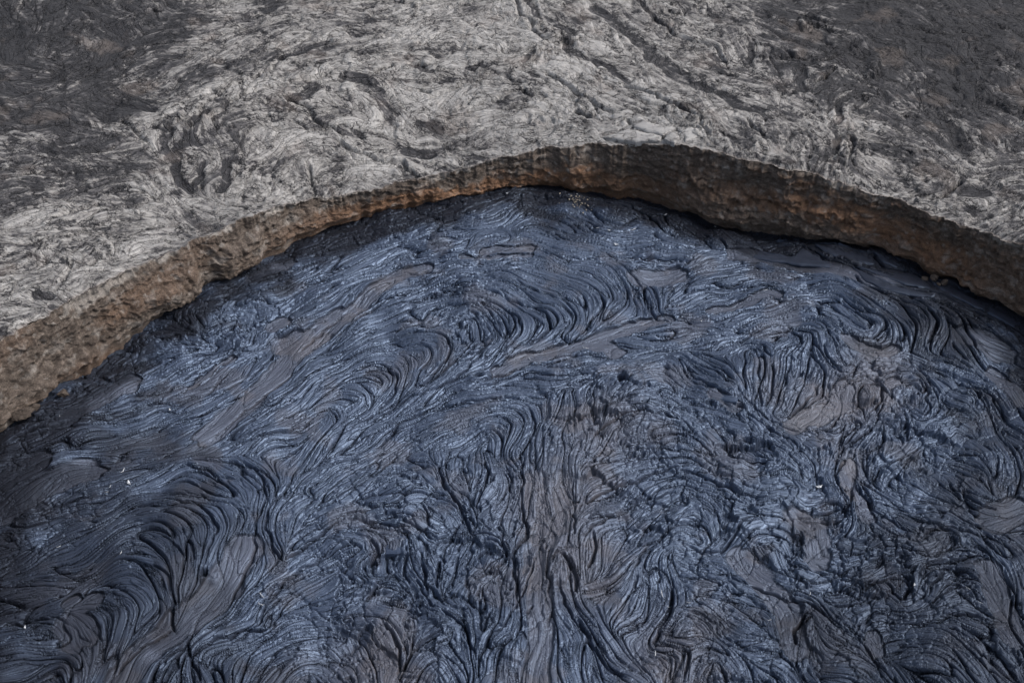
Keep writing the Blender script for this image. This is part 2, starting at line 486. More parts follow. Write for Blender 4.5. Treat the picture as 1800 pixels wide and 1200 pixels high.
CRUST_LINES = [
((600, 400, 3), """
s40 0,480 130,370 300,265 430,235
k 0,450 150,340 280,285
k 0,555 130,455 330,360 600,290 720,290
d 0,620 150,530 330,440 600,340 720,330
k 0,700 200,600 430,520 560,440
d 0,660 200,560 400,480 560,400 700,370
k 560,520 680,470 740,520 740,600 660,680 540,760 420,840
k 600,420 760,450 830,530 820,620 740,690 640,760
k 700,390 880,440 945,530 930,600 830,690
k 800,360 1010,420 1100,480 1090,550 990,620
k 900,300 1120,380 1230,440 1220,520 1170,590
d 1000,280 1200,330 1280,400 1270,500 1230,580
k 1250,300 1370,360 1380,420 1360,470
d 1300,230 1450,300 1490,370 1400,440
k 1400,160 1560,260 1610,340 1620,440
d 300,640 420,600 500,640 490,700 400,740
k 200,580 400,560 560,600 570,680 500,760 400,830
d 100,640 300,640 380,720 400,820
k 0,760 150,720 280,760 290,830 200,900 160,960
d 0,830 120,840 160,900 100,950
k 0,1050 160,950 330,870 480,790 640,700 800,640
k 60,1040 300,900 480,840 640,780 700,700
d 500,860 560,790 600,700
k 660,850 800,790 960,740 1150,690 1400,650
s32 830,765 1000,690 1200,640 1380,570 1560,500 1720,470
s45 1330,610 1450,640
k 680,860 850,800 1000,770 1160,790
d 700,870 900,850 1080,890
k 0,1200 200,1120 330,990 560,930 800,900 1050,900
d 100,1080 300,960 500,900 700,870
d 600,1060 760,1000 880,1000 920,1080 880,1200
d 350,1120 560,1040 700,1020
d 650,1120 780,1060 840,1120 820,1200
k 950,920 1020,1000 1000,1120 960,1200
k 1100,880 1300,820 1480,760 1650,720
d 1330,1160 1400,1000 1500,920 1620,880
k 1300,1150 1440,1060 1600,1040 1800,1060
k 1100,880 1080,1000 1060,1100 1040,1200
d 1200,900 1220,1000 1200,1100 1180,1200
d 1340,880 1330,1000 1300,1100
d 740,40 700,90 650,140 550,160
d 740,40 620,50 480,90 350,110
d 740,60 860,40 900,80 860,90
s25 760,150 1000,135
s12 640,185 1000,168
k 400,190 560,165 780,150 1000,130 1100,170
k 330,240 480,265 700,210 900,175
d 0,300 100,260 250,160 350,130
d 0,120 150,100 350,60 500,20
k 1000,130 1150,170 1330,180 1500,170
s55 1600,250 1760,230
k 1620,350 1650,440 1720,470
k 1500,180 1640,165 1800,175
d 1480,700 1650,650 1800,620
d 1400,560 1600,600 1800,620
d 1650,500 1800,470
d 1300,60 1450,80 1600,70 1800,90
"""),
((0, 400, 3), """
s50 1090,1100 1200,990 1340,880 1500,700 1620,580 1800,450
k 1560,640 1700,530 1800,455
k 1450,560 1600,510 1700,480
s55 1480,590 1560,570
s35 1440,500 1480,480
k 640,1120 800,1060 1000,1000 1200,910 1330,840
k 400,1080 700,960 1000,830 1200,680 1400,600
d 560,940 800,830 1000,730 1200,690
k 480,1000 640,920 860,840 1100,690
s18 1000,810 1130,720 1230,670
k 1420,570 1430,640 1380,720 1280,800 1150,850
d 1340,560 1360,640 1300,740
d 1280,510 1400,480 1520,430
d 840,480 960,520 1000,560
d 1000,420 950,470 980,540
k 900,400 1100,400 1300,360 1480,330 1700,240 1800,200
d 1000,320 1200,260 1440,200 1700,150
d 1150,360 1350,300 1550,280 1800,130
k 700,600 900,560 1100,560 1300,500
d 500,800 700,640 900,600
s40 330,1060 520,900 700,790
k 0,1180 250,1080 450,1030 640,980 850,880
d 300,1150 500,1080 700,1060
k 1100,1110 1250,990 1450,830 1620,700 1800,570
k 1130,1140 1400,960 1600,810 1800,650
d 1300,1180 1500,1000 1700,870 1800,780
d 1620,960 1740,930 1780,1000 1720,1080 1650,1180
k 1200,1160 1400,1100 1620,1020
d 1400,120 1600,100 1800,30
s50 1350,230 1500,170
"""),
((1200, 400, 3), """
s55 300,110 600,170 900,250 1200,330 1400,370 1640,460 1800,520
s40 700,80 1000,170 1250,280 1500,360 1800,470
k4 180,40 260,90 410,90 580,130 650,80
k5 430,70 520,60 640,80 760,160 890,200 1000,270 1160,330 1350,360 1480,430 1620,490 1750,560
k4 1000,130 1050,200 1120,220 1220,220 1290,260
k3 650,80 580,30
k4 880,250 950,310 1050,360 1080,360
d 0,300 200,200 400,180 600,210 800,230
d 0,400 150,350 330,330 500,360
d 0,240 150,150 300,130
s28 160,430 330,380 430,350 500,360
k 0,460 250,440 440,430 600,390 760,370 850,420 900,470
d 230,510 400,470 640,460 800,480 850,510
d 0,520 150,510 280,540
k 280,600 400,550 540,540 620,600 600,640 480,690
d 350,580 500,500 700,520 740,560
k 850,380 960,460 1050,480 1090,540 1040,600 960,620
d 950,400 1100,470 1150,560 1150,640
k 1100,380 1250,430 1330,520 1300,620
k 1200,380 1400,450 1500,560 1560,680
s60 1500,580 1680,650
s28 870,600 950,640 1050,670 1120,650
d 330,700 340,800 350,880 370,960
k 400,720 400,850 420,950
k 480,720 470,850 440,950
k 560,720 540,820 500,930
d 650,740 620,830 560,900
k 260,640 330,620 420,640 460,700
k 0,680 150,760 280,870 400,980 550,1060 700,1100
k 0,760 150,860 300,980 500,1090 650,1200
d 0,900 200,1000 400,1100 500,1200
d 0,1050 100,1080 250,1150
s30 160,900 280,970
s45 850,850 820,930 720,1000 620,1010 590,1060
k 730,780 700,880 620,960 560,1000
k 740,620 760,700 860,790 940,750
k 850,820 960,790 1050,830 1040,920 960,990
d 880,860 900,940 960,1000
k 1120,820 1250,810 1300,900 1280,1000 1200,960
s30 1030,860 1060,900
s25 1090,815 1130,805
k 1200,700 1400,760 1600,860 1700,1000 1800,1100
d 1350,1050 1450,1000 1600,1100 1700,1200
d 1000,1040 1080,1020 1100,1100 1030,1180
d 1400,800 1550,920 1600,1050
s40 1650,760 1800,900
"""),
((0, 800, 3), """
s65 0,300 200,200 450,100
s60 0,150 200,60
k 200,310 400,250 650,200 900,80
d 0,440 300,400 560,330 700,230 900,100
d 440,80 600,60 900,20
k 900,90 1000,60 1150,110 1290,160 1340,240 1330,340
k 700,230 900,210 1100,260 1300,300 1350,360
k4 560,400 750,300 1000,290 1120,350 1150,450 1110,550 1090,620
k3 500,470 740,390 920,400 1000,480 1040,590
k 600,540 740,480 900,500 980,600 960,720
k4 440,700 600,620 740,620 880,680 920,790
d 560,720 700,700 800,760 850,850 750,900 700,1000
d 1170,300 1190,400 1170,480
d 1230,330 1250,400 1200,480
k 0,690 200,640 400,620 560,570
d 0,580 200,500 400,430 560,370
d 0,800 250,780 450,720
s55 650,1200 850,1000 1050,830 1200,680 1310,500
k 600,1180 800,1000 920,920
k3 920,960 920,800
k 800,1200 1000,980 1200,790 1310,600 1350,500 1340,380
k3 1340,380 1400,250 1370,100 1280,30
k4 1420,260 1420,440 1490,560
d 1480,270 1540,170 1640,30
k 1500,260 1600,200 1700,100
k4 1490,570 1700,430 1800,360
k 1380,900 1420,760 1560,620 1800,480
d 1370,960 1500,870 1700,840 1800,860
k 1400,800 1560,690 1700,620 1800,600
k 1080,1010 1250,920 1380,900
k 1000,980 1010,1080 1050,1180
k 900,1200 950,1080 1000,1000
d 1300,1200 1350,1080 1450,1000 1600,960
k3 0,880 150,870 330,870 480,1000
k3 340,870 470,730
k3 280,1020 370,970 330,880
s60 380,900 450,960
s40 400,800 480,780
d 240,1060 350,1050 430,1100 440,1180
d 400,820 560,900 580,1000 520,1150
d 600,760 700,850 650,1000 560,1150
d 250,1130 340,1100 400,1190
"""),
((600, 800, 3), """
k4 0,240 150,130 290,0
k3 0,330 270,270 400,190 500,200 570,220
d 250,140 400,70 500,110 560,210 660,260
d 300,40 450,60 520,100
k3 520,0 520,100 570,200 640,300 680,400 690,530
k 760,0 770,130 720,260
k 860,60 900,140 850,230 800,300
p50 1030,130 1030,250 1060,400 1050,550 1060,700 1050,900 1030,1200
p35 1150,120 1160,260 1150,400
k3 960,0 950,150 970,350 970,430 910,500 930,700 920,860
k 1220,90 1230,300 1230,430
k 1060,450 1000,600 900,850 760,1020 720,1200
d 1090,600 1120,800 1200,900 1280,1050 1320,1200
k3 1130,640 1200,820 1300,960 1400,1100 1500,1200
k4 1090,600 1160,535 1230,620 1240,700
k 1250,280 1350,200 1500,150 1650,100 1800,60
d 1300,100 1450,40 1600,20
k 1240,440 1350,380 1480,300 1600,250 1760,190
d 1250,360 1400,260 1600,130 1800,100
k4 1290,690 1400,680 1530,620 1570,540 1700,430 1800,340
k 1300,600 1340,480 1320,420
k3 350,480 340,600 360,660
k3 430,540 440,660 500,740
k 520,540 500,700
k3 620,500 600,600 580,700
k3 690,440 660,600 670,680
k4 0,360 250,370 420,410 500,480
k4 480,480 600,430 690,410 760,410 880,460
k4 0,430 100,430 200,500 120,600 180,650 300,670 430,740 500,810 620,880 700,1050 720,1150
k3 110,760 200,660
k3 0,800 90,780 180,850 260,930 310,1040 300,1150
d 0,920 80,950 150,1080 200,1200
d 0,1020 60,1060 100,1200
k3 300,1140 400,1000 500,940 600,900
d 320,1180 450,1080 560,1080 650,1180
s25 220,1020 270,1100 270,1200
k3 1560,620 1530,760 1480,860
d 1620,610 1640,720 1600,850 1500,880
d 1680,610 1720,700 1700,830 1620,920
k4 1750,650 1740,800 1700,880 1660,960 1690,1000 1800,1030
k3 1230,840 1300,940 1400,1090 1500,1170
k 940,900 960,850 1010,800
k 1090,900 1110,800 1090,620
k 740,700 730,850 740,950 790,830
k 720,430 850,470 860,540 700,650
"""),
((1200, 800, 3), """
k 0,80 200,170 350,230 480,240
d 100,60 300,120 430,110
d 0,180 100,250 180,340 160,440 120,490
d 0,360 100,380 150,440
k4 0,470 130,510 230,490 290,410 340,360 460,340
k4 130,560 300,650 480,720 560,760 700,790 820,890 950,980 1050,1170
k3 0,640 150,670 220,680
k3 0,820 120,840 230,960 350,1030 500,1040
d 40,1050 150,1000 250,1050 280,1150
d 90,1100 200,1060 240,1200
k3 10,1180 30,1070 0,1040
s45 300,540 450,680 560,850 600,1000
k3 600,990 600,900 640,850
s45 600,330 700,400 720,500 700,560
k3 560,290 650,350 740,360 850,330 890,240 900,120
k3 900,110 1000,280 1100,340 1220,420
s28 880,40 875,180 920,220 980,330
k3 700,280 780,250 840,290 800,350
k3 680,560 800,620 950,640 1100,550 1250,550
d 730,570 900,570 1070,540
d 770,680 830,650 920,660 930,720 860,760
k3 1090,650 1180,640 1200,720 1150,760 1100,700
k 1250,640 1350,560 1450,510 1550,520
k 1280,750 1350,650 1450,600 1530,640
k 1300,820 1400,720 1500,700 1560,790
d 1350,880 1450,800 1560,790
d 1270,440 1350,390 1420,420 1400,500
k 1200,330 1400,380 1600,450 1740,700
d 1000,200 1200,280 1400,330 1500,440
s60 1650,330 1750,280
s45 1620,600 1680,800 1750,1000
k3 1740,710 1720,900 1800,1050
k4 940,920 1000,830 1150,850 1280,870 1500,860 1700,900
d 1000,900 1150,900 1400,950 1530,1100
s30 1010,940 1020,1020
d 860,1070 1000,1120 1080,1200
d 1050,1050 1200,1030 1400,1080 1500,1180
k 1400,120 1500,220 1650,280
d 1400,20 1500,60 1580,150
d 1650,40 1660,180
k3 860,0 800,130 850,190
"""),
((900, 200, 4.5), """
d 0,900 150,800 300,820 500,900 620,1000
k 560,880 700,940 880,945 990,915
s40 150,680 400,720
k4 640,810 760,890 950,900
s45 700,700 900,740
k3 680,700 850,730 1060,790 1140,880
k3 1100,800 1190,800 1250,870 1380,900
d 1380,880 1500,920 1600,990 1800,1050
k3 0,690 120,640 260,720 320,715
d 600,1000 800,1030 1000,1020 1200,1050
"""),
]
PLATEAU_LINES = [
((0, 0, 3), """
d 50,330 180,200 230,90
d 60,340 250,400 400,330 520,220 480,130
a35 560,110 630,170 560,320 450,400
a40 0,60 50,200 60,330
c3 450,420 600,330 750,260 900,240
l22 830,640 1000,540 1200,440
a14 1480,320 1600,270 1720,222
c3 1000,680 1060,590 1200,480 1400,400 1500,300
c4 1130,620 1250,540 1350,490 1550,450 1700,400
a6 820,660 870,760 930,830 940,920 1000,980
d 820,830 880,920 960,1010 1060,1080 1180,1160
d 1000,680 1010,750 1060,800 1050,900 1020,980
d 1100,640 1150,720 1190,800 1180,900 1140,980 1120,1060 1250,1100 1380,1110
a18 850,690 885,820
a12 900,830 930,930 990,1000
a10 1070,850 1040,960
a14 1190,850 1210,900 1160,990
a16 1010,640 1080,600
l30 450,650 600,680 780,640
c3 640,640 700,700 780,740
c3 500,810 700,750 760,730
d 0,880 300,860 600,850 800,860
d 0,1000 300,960 600,900
d 0,1150 200,1090 500,1080 800,1100
c3 320,1150 450,1090 520,1070
d 1250,640 1400,600 1560,640 1700,700 1800,740
d 1400,860 1600,700 1700,680
d 1400,1080 1550,1000 1700,940 1800,900
a22 1530,550 1610,510 1660,460
c6 1500,540 1620,600 1660,650 1800,715
c4 1560,640 1640,690 1760,700
d 0,1300 300,1250 600,1200
c3 1620,880 1640,1000 1640,1030
a14 620,540 700,570 790,590
a12 240,800 290,815
l25 1400,470 1560,430 1700,370
h8 915,195
h12 1410,617
"""),
((600, 0, 3), """
a28 20,415 120,450 215,530 270,590
a22 250,600 255,640
a18 0,690 80,720
l30 40,640 150,650 190,590 120,500 40,480
c5 920,0 940,80 1000,160 1040,210 1110,240 1170,225
a17 1000,0 1040,100 1160,160 1205,190 1200,270 1280,315 1400,370 1490,445
l8 900,0 920,70 1000,170
l8 1240,320 1400,395 1490,460
c5 1490,470 1650,520 1800,590
c4 960,505 1060,540
c6 1080,430 1200,480 1300,550 1370,590 1460,610
h16 1240,608 1300,628
h16 1530,655 1620,690 1770,690
h11 1690,690 1700,740
l22 1450,680 1560,650 1640,720 1730,740
c3 480,520 700,440 850,420 950,470
d 600,570 700,510 850,500 960,510
c3 640,580 850,540 960,520 1060,540
l25 650,560 850,520
d 450,640 700,680 900,620 1100,640
c5 0,770 200,850 300,860
c6 300,870 400,930
d 0,150 200,170 400,120 700,60
l18 150,235 250,215 300,185
h10 185,372 265,348
h9 415,485 465,488
c3 350,340 500,370 700,380
a14 380,350 470,385
a12 660,370 760,375
d 700,130 850,190 1000,240
a25 1330,60 1500,170 1640,290
a30 1640,300 1740,370 1800,420
a10 1000,300 960,340
a25 370,800 450,805
a20 430,650 520,680
l40 400,200 600,160 800,230
l30 1150,350 1350,420
d 1200,680 1400,700 1600,760 1800,800
d 400,760 700,780 1000,760
a10 1580,0 1600,40 1640,110
c5 1640,110 1720,150 1750,190 1800,200
"""),
((1200, 0, 3), """
c5 0,205 60,235 170,260 205,300 220,330
l6 0,190 170,245 215,300
a25 0,430 130,480
a22 200,500 300,560 400,600
h9 200,402 280,418
c4 550,290 650,330 750,325 830,290
l14 600,290 700,300
h9 715,450 740,415 800,370
l20 820,370 860,390
a10 355,240 360,330
a60 900,90 1000,80 1150,130
a55 1200,200 1350,300 1450,400 1500,500
a28 1300,600 1420,680 1470,770
a25 860,290 970,310
a11 980,508 880,520 810,590 830,650 770,690 830,740 800,800 835,850
l5 960,500 860,515 780,600 800,650
l6 850,730 840,790 800,860
c3 850,730 900,770 860,860
a24 1480,1010 1590,1000
a22 1520,1100 1600,1130
c5 1290,1050 1400,1020 1460,960
d 0,300 300,420 600,560 900,760
d 300,100 600,220 900,380 1200,600 1500,820
d 600,60 900,130 1200,300 1500,500 1800,700
c3 980,760 1100,780 1200,820
d 900,640 1200,720 1500,900
d 0,680 200,780 400,850
d 1300,60 1800,300
d 1600,940 1700,900 1800,910
a15 160,300 200,330
a12 1420,570 1450,600
l25 100,700 300,780
l30 900,850 1050,920
c4 0,585 90,640 130,720
c4 350,650 400,720 420,750
d 1550,1000 1640,1060 1620,1130 1540,1150
a14 640,380 610,500
"""),
((0, 400, 3), """
d 0,150 200,100 400,60 700,30
d 0,330 200,270 420,240 700,180
l15 30,545 150,520 210,490
c4 20,590 120,540 200,530
a15 180,350 260,375
a12 280,420 360,440
c3 280,310 380,210 370,180
h7 345,175
d 230,210 250,130 320,60
d 600,110 560,200 500,260
"""),
]

# ------------------------------------------------------------------ the lake crust
def make_crust():
    R = Raster(-9.5, 10.5, 4.5, 18.5, 105)
    L = tiles(CRUST_LINES, lambda px, py: np.c_[ground(px, py)])
    vx, vy = direction_field(R, [P for k, w, P in L], .12)
    wq = [R.fbm(.7, 4) * .07, R.fbm(.7, 4) * .07]
    T1, ox1, oy1, e1 = cells(R, .52, *wq)
    T2, ox2, oy2, e2 = cells(R, .27, wq[1] * .8, wq[0] * .8)
    brk = .40 * smooth(.2, 2.0, R.noise(2.2, False))
    for px, py, w in ((780, 960, 1.5), (700, 1080, 1.2), (1380, 950, 1.6), (1060, 750, .9), (1560, 740, 1.2), (1520, 980, 1.2), (1300, 780, .9), (420, 560, .6), (1200, 880, 1.0)):
        gx, gy = ground(px, py); X_, Y_ = R.xy(); brk = np.maximum(brk, .85 * np.exp(-(np.hypot(X_ - gx, Y_ - gy) / w) ** 2).astype(np.float32))
    X_, Y_ = R.xy(); te, re_ = polar(X_, Y_)
    brk = np.maximum(brk, .45 * (1 - smooth(.3, 1.0, np.interp(te, TH, RLOW) - re_))).astype(np.float32)
    a_ = np.arctan2(vy, vx) + brk * (.24 * T1[..., 0] + .18 * T2[..., 0])
    vx, vy = np.cos(a_), np.sin(a_)
    plate = brk * (.15 * (T1[..., 1] * ox1 + T1[..., 2] * oy1) + .11 * (T2[..., 1] * ox2 + T2[..., 2] * oy2) + .010 * T2[..., 3])
    split = brk * (.9 * np.exp(-(e1 / .018) ** 2) + .55 * np.exp(-(e2 / .017) ** 2))
    sm = np.zeros((R.h, R.w), np.float32); cr = np.zeros_like(sm); crw = np.zeros_like(sm)
    M = 1 / 130.                                    # metres to a pixel of the photograph about the middle of the lake
    warp = [R.noise(.25), R.noise(.25)]
    for k, w, P in L:
        Q = dens(P, .05)
        Q = Q + .012 * np.c_[R.at(warp[0], Q[:, 0], Q[:, 1]), R.at(warp[1], Q[:, 0], Q[:, 1])]
        if k == 's':
            R.stroke(sm, Q, w * M * 1.0, soft=.8)
        elif k == 'p':
            R.stroke(sm, Q, w * M, soft=.9, val=.5)
        elif k == 'k':
            ww = max(w, 1.0)
            taper(R, cr, Q, .008 + .0035 * ww, .6 + .15 * ww)
            R.stroke(crw, Q, .07 + .02 * ww, soft=1.0, val=.45 + .12 * ww)
    big = R.noise(2.4, False); mid = R.noise(.8); sel = R.noise(1.3, False); sel2 = R.noise(1.1, False); brn = R.fbm(1.2, 4)
    # smooth, unwrinkled skin also shows in chance patches
    # lattice of points, fanned like the lake, closer together on the near side
    ys = [5.2]
    while ys[-1] < 18.3:
        ys.append(ys[-1] + .0076 + .0010 * (ys[-1] - 9.5) if ys[-1] > 7.9 else ys[-1] + .05)
    ys = np.array(ys); u = np.r_[np.linspace(-1, -.81, 45)[:-1], np.linspace(-.81, .81, 1600), np.linspace(.81, 1, 45)[1:]]; nc = len(u)
    Y = np.repeat(ys[:, None], nc, 1); X = u[None] * (1.05 + .42 * np.hypot(Y, 12)) + .1
    x = X.ravel().astype(np.float32); y = Y.ravel().astype(np.float32)
    t, r = polar(x, y)
    keep = r < np.interp(t, TH, RLOW) + .30
    xk, yk = x[keep], y[keep]
    n1, n2, n3, n4 = lic(R, vx, vy, xk, yk, [R.noise(.44), R.noise(.165), R.noise(.082), R.noise(.045)], [30, 18, 13, 10], .025)
    q = lambda f: R.at(f, xk, yk)
    s = q(sm)
    s = np.where(s > .02, smooth(.22, .62, s + .10 * n2 + .10 * n1), 0); c = q(cr); cw = q(crw)
    edge = np.interp(t[keep], TH, RLOW) - r[keep]
    rough = (1 - .80 * s) * (.55 + .45 * smooth(.1, .8, edge))
    a1 = .45 + .55 * smooth(-1, 1.2, q(sel)); a2 = .35 + .65 * smooth(-1.0, .9, -q(sel2))
    round_ = lambda n, k: np.sqrt(np.maximum(0, 1 - (1 - np.minimum(np.abs(n) / k, 1)) ** 2))
    cut = lambda n, k: 1 - np.exp(-np.abs(n) / k)          # broad rope, narrow crease
    saw = (n1 * .8 + .25 * n2 + 10) % 1.0
    nick = lambda n, k: np.exp(-(n / k) ** 2)
    z = .05 * q(big) + .018 * q(mid)
    # where the skin broke into plates the ropes are shallow and the plates carry fine strands only
    pl_ = np.clip(q(brk), 0, 1)
    a2 = a2 * (1 - .75 * pl_); a1 = a1 * (1 - .25 * pl_)
    z += rough * a1 * (.030 * round_(n1, 1.2) - .055 * nick(n1, .15) + .028 * saw * smooth(1, .94, saw))
    z += rough * a2 * (.012 * round_(n2, 1.2) - .038 * nick(n2, .24) * smooth(-1.2, .3, n1))
    z += (.35 + .65 * rough) * (.0065 * round_(n3, .9) - .008 * nick(n3, .30) * smooth(-.8, .6, n2) + .002 * round_(n4, .9))
    z += rough * q(plate) - (.45 + .55 * rough) * .075 * q(split)
    z += .018 * cw - .12 * c
    # the skin sags to the foot of the wall
    z -= .07 * (1 - smooth(-.05, .25, edge)) + .03
    for px, py, w, d in ((1092, 681, .055, .22), (365, 1022, .035, .14), (1242, 688, .035, .1), (1298, 722, .03, .1), (1140, 455, .05, .06), (840, 667, .04, .06), (750, 487, .04, .05)):
        gx, gy = ground(px, py)
        dd = np.hypot((xk - gx) / 1.2 + .02 * n2, yk - gy + .02 * n1) / w
        z += .035 * np.exp(-((dd - 2) / 1.1) ** 2) - d * np.exp(-dd ** 4)
    for px, py, w, d in ((1110, 720, .62, .24), (1000, 800, .45, .14), (1010, 960, .5, .10), (1380, 830, .6, .08), (480, 870, .6, .07), (1560, 960, .6, .09), (300, 1000, .9, .12), (1330, 660, .5, .07)):
        gx, gy = ground(px, py)
        z += d * np.exp(-(np.hypot(xk - gx, yk - gy) / w) ** 2)
    brown = smooth(.3, 1.5, q(brn)) * .45 + .5 * s
    for px, py, w in ((1450, 720, .5), (1520, 690, .4), (980, 880, .6), (1010, 1000, .5), (1060, 760, .5), (660, 1170, .5), (1180, 1150, .5), (1550, 640, .4)):
        gx, gy = ground(px, py); brown += .8 * np.exp(-(np.hypot(xk - gx, yk - gy) / w) ** 2)
    pale = np.zeros_like(z)
    for px, py, w in ((1430, 728, .28), (1400, 745, .2), (1545, 615, .22), (1500, 810, .15), (530, 1150, .15)):
        gx, gy = ground(px, py); pale += .38 * np.exp(-(np.hypot(xk - gx, yk - gy) / w) ** 2) * (.4 + .6 * s)
    # younger, blacker skin plus painted shade by the wall; lens falloff painted at sides
    dark = .97 * (1 - smooth(.25, 1.25, edge)) * (.75 + .25 * smooth(-4, -2, xk))
    for px, py, w, a in ((130, 980, 1.7, .85), (60, 1150, 2.0, .95), (1720, 1130, 1.9, .95), (1780, 920, 1.3, .85), (100, 800, 1.4, .85), (1700, 570, 1.3, .8), (1780, 740, .9, .7), (300, 590, .6, .45), (1000, 380, .8, .6)):
        gx, gy = ground(px, py); dark = np.maximum(dark, a * np.exp(-(np.hypot((xk - gx) * .8, yk - gy) / w) ** 4))
    dark = smooth(.2, .85, dark + .16 * q(brn) * (dark > .02) + .07 * n1)
    V = np.zeros((len(x), 3), np.float32); V[:, 0] = x; V[:, 1] = y; V[keep, 2] = z
    A = {k: np.zeros(len(x), np.float32) for k in ('brown', 'pale', 'fa', 'fb', 'fc', 'rg', 'dark')}
    A['fc'][keep] = n1; A['rg'][keep] = (.25 + .75 * rough) * (1 - .5 * pl_)
    A['dark'][keep] = np.clip(dark, 0, 1) * (.62 + .38 * (1 - smooth(.6, 1.6, edge)))
    A['fa'][keep] = n2; A['fb'][keep] = n3
    A['brown'][keep] = np.clip(brown, 0, 1); A['pale'][keep] = np.clip(pale, 0, 1)
    o = grid_mesh('lava_lake_crust', V, len(ys), nc, CRUST, keep, A)
    o['kind'] = 'structure'
    Z = V[:, 2].reshape(len(ys), nc)

    def level(gx, gy):
        j = int(np.clip(np.searchsorted(ys, gy), 0, len(ys) - 1))
        i = int(round(float(np.interp((gx - .1) / (1.05 + .42 * math.hypot(ys[j], 12)), u, np.arange(nc)))))
        return float(Z[j, i])
    return o, level


crust, crust_z = make_crust()


# ------------------------------------------------------------------ the crater wall and the plateau round it
def make_rim():
    R = Raster(-13, 14, 8, 27, 50)
    L = tiles(PLATEAU_LINES, lambda px, py: on_plateau(px, py))
    vx, vy = direction_field(R, [P for k, w, P in L], .28)
    ash = np.zeros((R.h, R.w), np.float32); crk = np.zeros_like(ash); lite = np.zeros_like(ash); hole = np.zeros_like(ash); lip = np.zeros_like(ash)
    M = 1 / 105.
    warp = [R.fbm(.5, 3), R.fbm(.5, 3)]
    for k, w, P in L:
        Q = dens(P, .05)
        Q = Q + .025 * np.c_[R.at(warp[0], Q[:, 0], Q[:, 1]), R.at(warp[1], Q[:, 0], Q[:, 1])]
        if k == 'a':
            R.stroke(ash, Q, w * M * 1.2, soft=.8)
        elif k == 'c':
            R.stroke(crk, Q, .012 + .006 * w * 3 / 3, soft=.8, val=min(1, .2 + .08 * w * 3)); R.stroke(lip, Q, .16, soft=1, val=min(1, .2 + .1 * w * 3))
        elif k == 'l':
            R.stroke(lite, Q, w * M * 1.2, soft=1)
        elif k == 'h':
            R.stroke(hole, Q, w * M * .55, soft=.5)
    # angles: close together where the camera looks
    A0, A1 = math.radians(12), math.radians(182)
    ang = np.r_[np.linspace(A0, A1, 1450), np.linspace(A1, A0 + 2 * math.pi, 200)[1:]]
    an = (ang + math.pi) % (2 * math.pi) - math.pi
    ct, st = np.cos(an), np.sin(an)
    rl, rp, hp = (np.interp(an, TH, f) for f in (RLOW, RUP, HUP))
    nc = len(ang)
    # ---- wall
    nw = 74
    t = np.linspace(-.30, 1, nw)[:, None]
    W = Raster(-16, 60, -1, 3, 60)
    # unrolled noise: arc length along, height up
    sarc = np.r_[0, np.cumsum(np.diff(ang))] * R0 - 8
    f1, f2, f3, f4 = W.noise(.9, True, 2.2), W.fbm(.30, 4, .65, 2.0), W.fbm(.13, 3, .75, 1.5), W.noise(.10, True, 1.4)
    f5 = W.noise(.8, True, 2.5)
    S = np.repeat(sarc[None], nw, 0); Zw = np.clip(t, -.3, 1) * hp[None]
    q = lambda f, dz=0: W.at(f, S, Zw + dz)
    rad = rl[None] + (rp - rl)[None] * np.clip(t, 0, 1) ** 1.25
    pits = np.abs(q(f4)); strat = (q(f5) * .6 + Zw * 5.5) % 1.0
    env = smooth(-.02, .10, t) * (1 - .55 * smooth(.92, 1.0, t))
    ww_ = [W.fbm(.3, 3) * .05, W.fbm(.3, 3) * .03]
    B1, bx1, by1, g1 = cells(W, .21, ww_[0], ww_[1], 2.6); B2, bx2, by2, g2 = cells(W, .085, ww_[0] * .5, ww_[1] * .6, 2.0)
    blk = q(.022 * B1[..., 0] + .10 * (B1[..., 1] * by1) + .03 * B1[..., 2] * bx1 + .010 * B2[..., 0] + .12 * B2[..., 1] * by2)
    gap = q(np.exp(-(g1 / .016) ** 2) + .7 * np.exp(-(g2 / .012) ** 2))
    d = env * (.026 * q(f1) + .008 * q(f2) + .006 * np.abs(q(f3)) - .55 * blk + .022 * gap + .028 * (strat - .5))
    # undercut foot: the lake has dropped away from the wall
    d += .07 * (1 - smooth(-.02, .06, t))
    # rubbly buttresses
    for px, py, aw, am, top in ((420, 450, .055, -.17, .62), (300, 505, .05, -.10, .5), (1250, 355, .09, -.12, .45), (1440, 390, .10, -.10, .5), (1660, 455, .05, -.06, .3)):
        gx, gy = ground(px, py, .2); ta, _ = polar(gx, gy)
        k = np.exp(-(((an - ta + math.pi) % (2 * math.pi) - math.pi) / aw) ** 4)
        d += am * k[None] * (1 - smooth(top - .12, top + .12, t + .07 * q(f2))) * smooth(-.02, .1, t)
    rad = rad + d
    Zj = Zw + env * .012 * q(f3, .5)
    Vw = np.stack([CX + rad * ct, CY + rad * st, Zj], -1).reshape(-1, 3)
    an2 = np.degrees(an)[None]
    g = lambda deg, wd: np.exp(-((an2 - deg) / wd) ** 2)
    def deg(px, py):
        gx, gy = ground(px, py, .4); return math.degrees(polar(gx, gy)[0])
    tn = t + .05 * q(f2) + .06 * q(f1) + .09 * q(B1[..., 3]) + .04 * q(B2[..., 3])
    rust = .85 * (g(deg(700, 350), 13) + g(deg(1000, 320), 14)) * (1 - smooth(.30, .62, tn)) + .8 * g(deg(1450, 370), 12) * smooth(.22, .4, tn) * (1 - smooth(.62, .85, tn)) + .7 * g(deg(1680, 470), 12) * (1 - smooth(.45, .8, tn)) * (.5 + .5 * smooth(-.3, .8, q(f1, .3)))
    rust += .35 * g(deg(200, 560), 14) * smooth(0, 1.5, q(f1, .4))
    pale = smooth(.93, 1.0, tn) * .45 + .35 * smooth(1.0, 2.2, q(f3)) + .25 * smooth(.8, 2, q(f2, .7))
